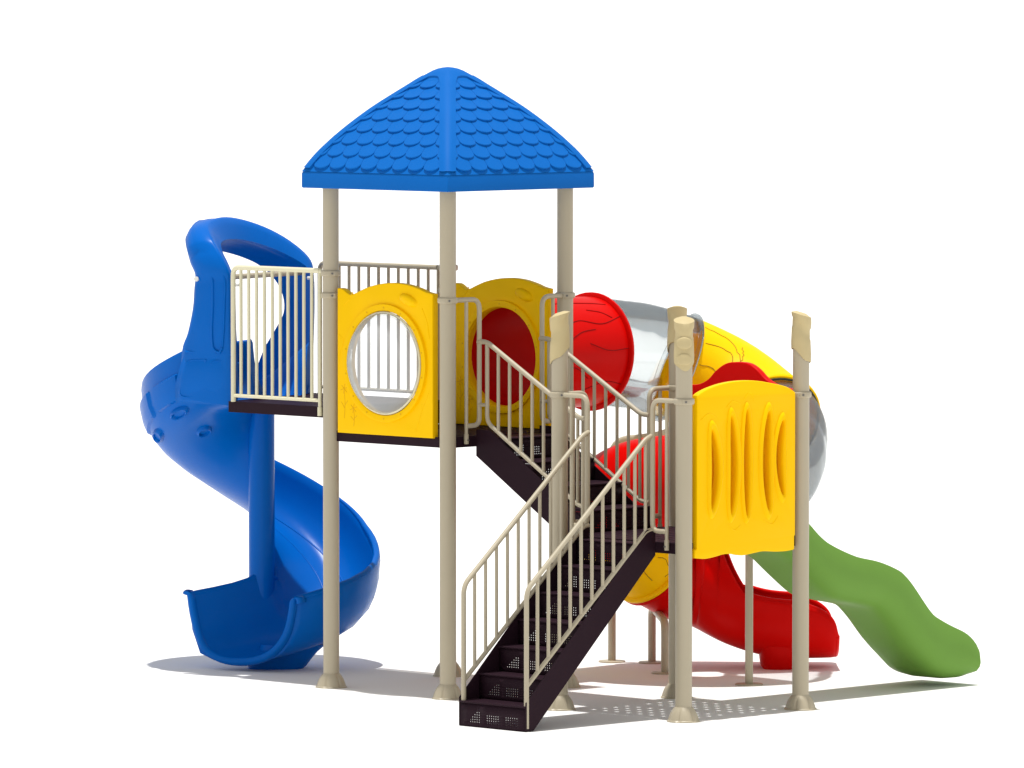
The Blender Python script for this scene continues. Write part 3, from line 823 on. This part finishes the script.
# hood
HL = lambda u, b2, z: V((-1.15-.259*u-.966*b2, .56+.966*u-.259*b2, z))
hp = [(-.49, 0, 1.90, .46, 1.95), (-.50, 0, 2.22, .43, 2.24), (-.515, 0, 2.40, .37, 2.36), (-.52, 0, 2.55, .325, 2.52), (-.525, 0, 2.68, .31, 2.66), (-.52, .02, 2.77, .30, 2.74), (-.49, .08, 2.86, .345, 2.80), (-.42, .17, 2.94, .40, 2.86),
      (-.30, .25, 3.00, .455, 2.905), (-.1, .28, 3.015, .49, 2.93), (.1, .26, 2.995, .48, 2.91), (.28, .18, 2.94, .43, 2.865), (.42, .09, 2.865, .37, 2.80), (.50, .02, 2.79, .30, 2.70), (.515, 0, 2.70, .24, 2.58), (.51, 0, 2.52, .23, 2.46), (.50, 0, 2.38, .30, 2.33), (.49, 0, 2.22, .38, 2.20), (.48, 0, 2.05, .44, 2.05), (.47, 0, 1.90, .46, 1.92)]
fr_c = catmull([HL(u, a, z) for u, a, z, c, d in hp], 4); re_c = catmull([HL(u, c, d) for u, a, z, c, d in hp], 4)
cen = HL(0, .2, 2.35); R_ = []
for ii_, (p, q) in enumerate(zip(fr_c, re_c)):
    bl = 1+1.65*max(0, math.sin(PI*min(1, max(0, (ii_/len(fr_c)-.22)/.5))))
    mid_ = (p+q)/2; axis = (q-p).normalized(); od = (mid_-cen); od -= axis*od.dot(axis); od.normalize()
    L = []
    # outer surface front -> rear, then inner surface back
    fr_ = ii_/len(fr_c); ex = .022 if .33 < fr_ < .45 else (.012 if .45 <= fr_ < .60 else 0)
    for t, hh in ((0, -.022), (-.01, .03), (.015, .050), (.06, .056), (.3, .055), (.5, .062), (.7, .055), (.88, .045), (.97, .03), (1, .0)): L.append(p.lerp(q, t)+od*(hh*bl+(ex if hh > .04 and .1 < t < .9 else 0) if hh > 0 else hh))
    for t, hh in ((.97, -.018), (.8, .0), (.5, .014), (.2, .0), (.05, -.018)): L.append(p.lerp(q, t)+od*hh*(bl if hh > 0 else 1))
    R_.append(L)
mb = MB().grid(R_, True); n = len(R_[0]); mb.add(R_[0], [tuple(range(n))]); mb.add(R_[-1], [tuple(range(n))])
hd_ = mb.build('hood', M['blue'], bs, angle=55)
# recessed rib pressed on the left leg
def hpt(s_, t, h):
    i = int(s_); du = s_-i; p = fr_c[i].lerp(fr_c[i+1], du); q = re_c[i].lerp(re_c[i+1], du)
    mid_ = (p+q)/2; axis = (q-p).normalized(); od = (mid_-cen); od -= axis*od.dot(axis); od.normalize()
    return p.lerp(q, t)+od*h
MB().tube(catmull([hpt(s_, t, .060) for s_, t in ((5, .17), (4.4, .23), (5, .35), (8, .40), (12, .42), (16, .44), (18, .46))], 6), .009, 8).tube(catmull([hpt(s_, t, .056) for s_, t in ((5, .17), (8, .14), (12, .13), (16, .12), (19, .16), (22, .3), (25, .6))], 6), .009, 8).build('pressed_rib', M['blue'], hd_)
# dark seam strip where the hood meets the channel, crossbar and its end caps
MB().tube([HL(-.50, .12, 2.745), HL(.50, .08, 2.745)], .019, 14).build('crossbar', M['rail'], bs)
for p, d, r_ in ((HL(-.54, .27, 2.735), HL(-.582, .27, 2.735), .017), (HL(-.53, .0, 2.70), HL(-.53, -.05, 2.70), .012), (HL(.455, .0, 2.71), HL(.455, -.04, 2.71), .012)): MB().tube([p, d], r_, 12).build('end_cap', M['white'], bs)
MB().tube([HL(-.548, .0, 2.222), HL(-.548, .38, 2.232)], .008, 8).build('joint_seam', M['blue'], bs)
# channel side walls rising beside the landing to meet the hood
for sgn, u0 in ((-1, -.50), (1, .49)):
    R_ = []
    for q in range(9):
        t = q/8; z = 2.235-t*.36
        bb = .38+.10*math.sin(t*PI*.5)*1.0 if sgn < 0 else .38+.08*t
        cut = .0 if sgn < 0 else 0
        off = .045*math.sin(PI*min(1, .25+t*.75))
        R_.append([HL(u0+sgn*(off*(.3+.7*math.sin(PI*min(1, .1+s2*.8)))), bb*s2+.0, z) for s2 in [k/8 for k in range(9)]])
    sw = MB().grid(R_).build('side_wall', M['blue'], bs, angle=60, solid=.03)
    if sgn < 0:      # two rounded panels pressed into the near wall
        def wp(a, b2):
            i, j = int(a), int(b2); i = min(i, 7); j = min(j, 7)
            return R_[i][j].lerp(R_[i+1][j], a-i).lerp(R_[i][j+1].lerp(R_[i+1][j+1], a-i), b2-j)+V((.259, -.966, 0))*.016
        for b0, b1 in ((.6, 3.3), (4.1, 7.2)):
            ln = rounded([wp(1.2, b0), wp(1.4, b1), wp(7.0, b1+.3), wp(7.2, b0+.6), wp(1.2, b0)], .05)
            MB().tube(ln, .006, 8).build('pressed_panel', M['blue'], sw)
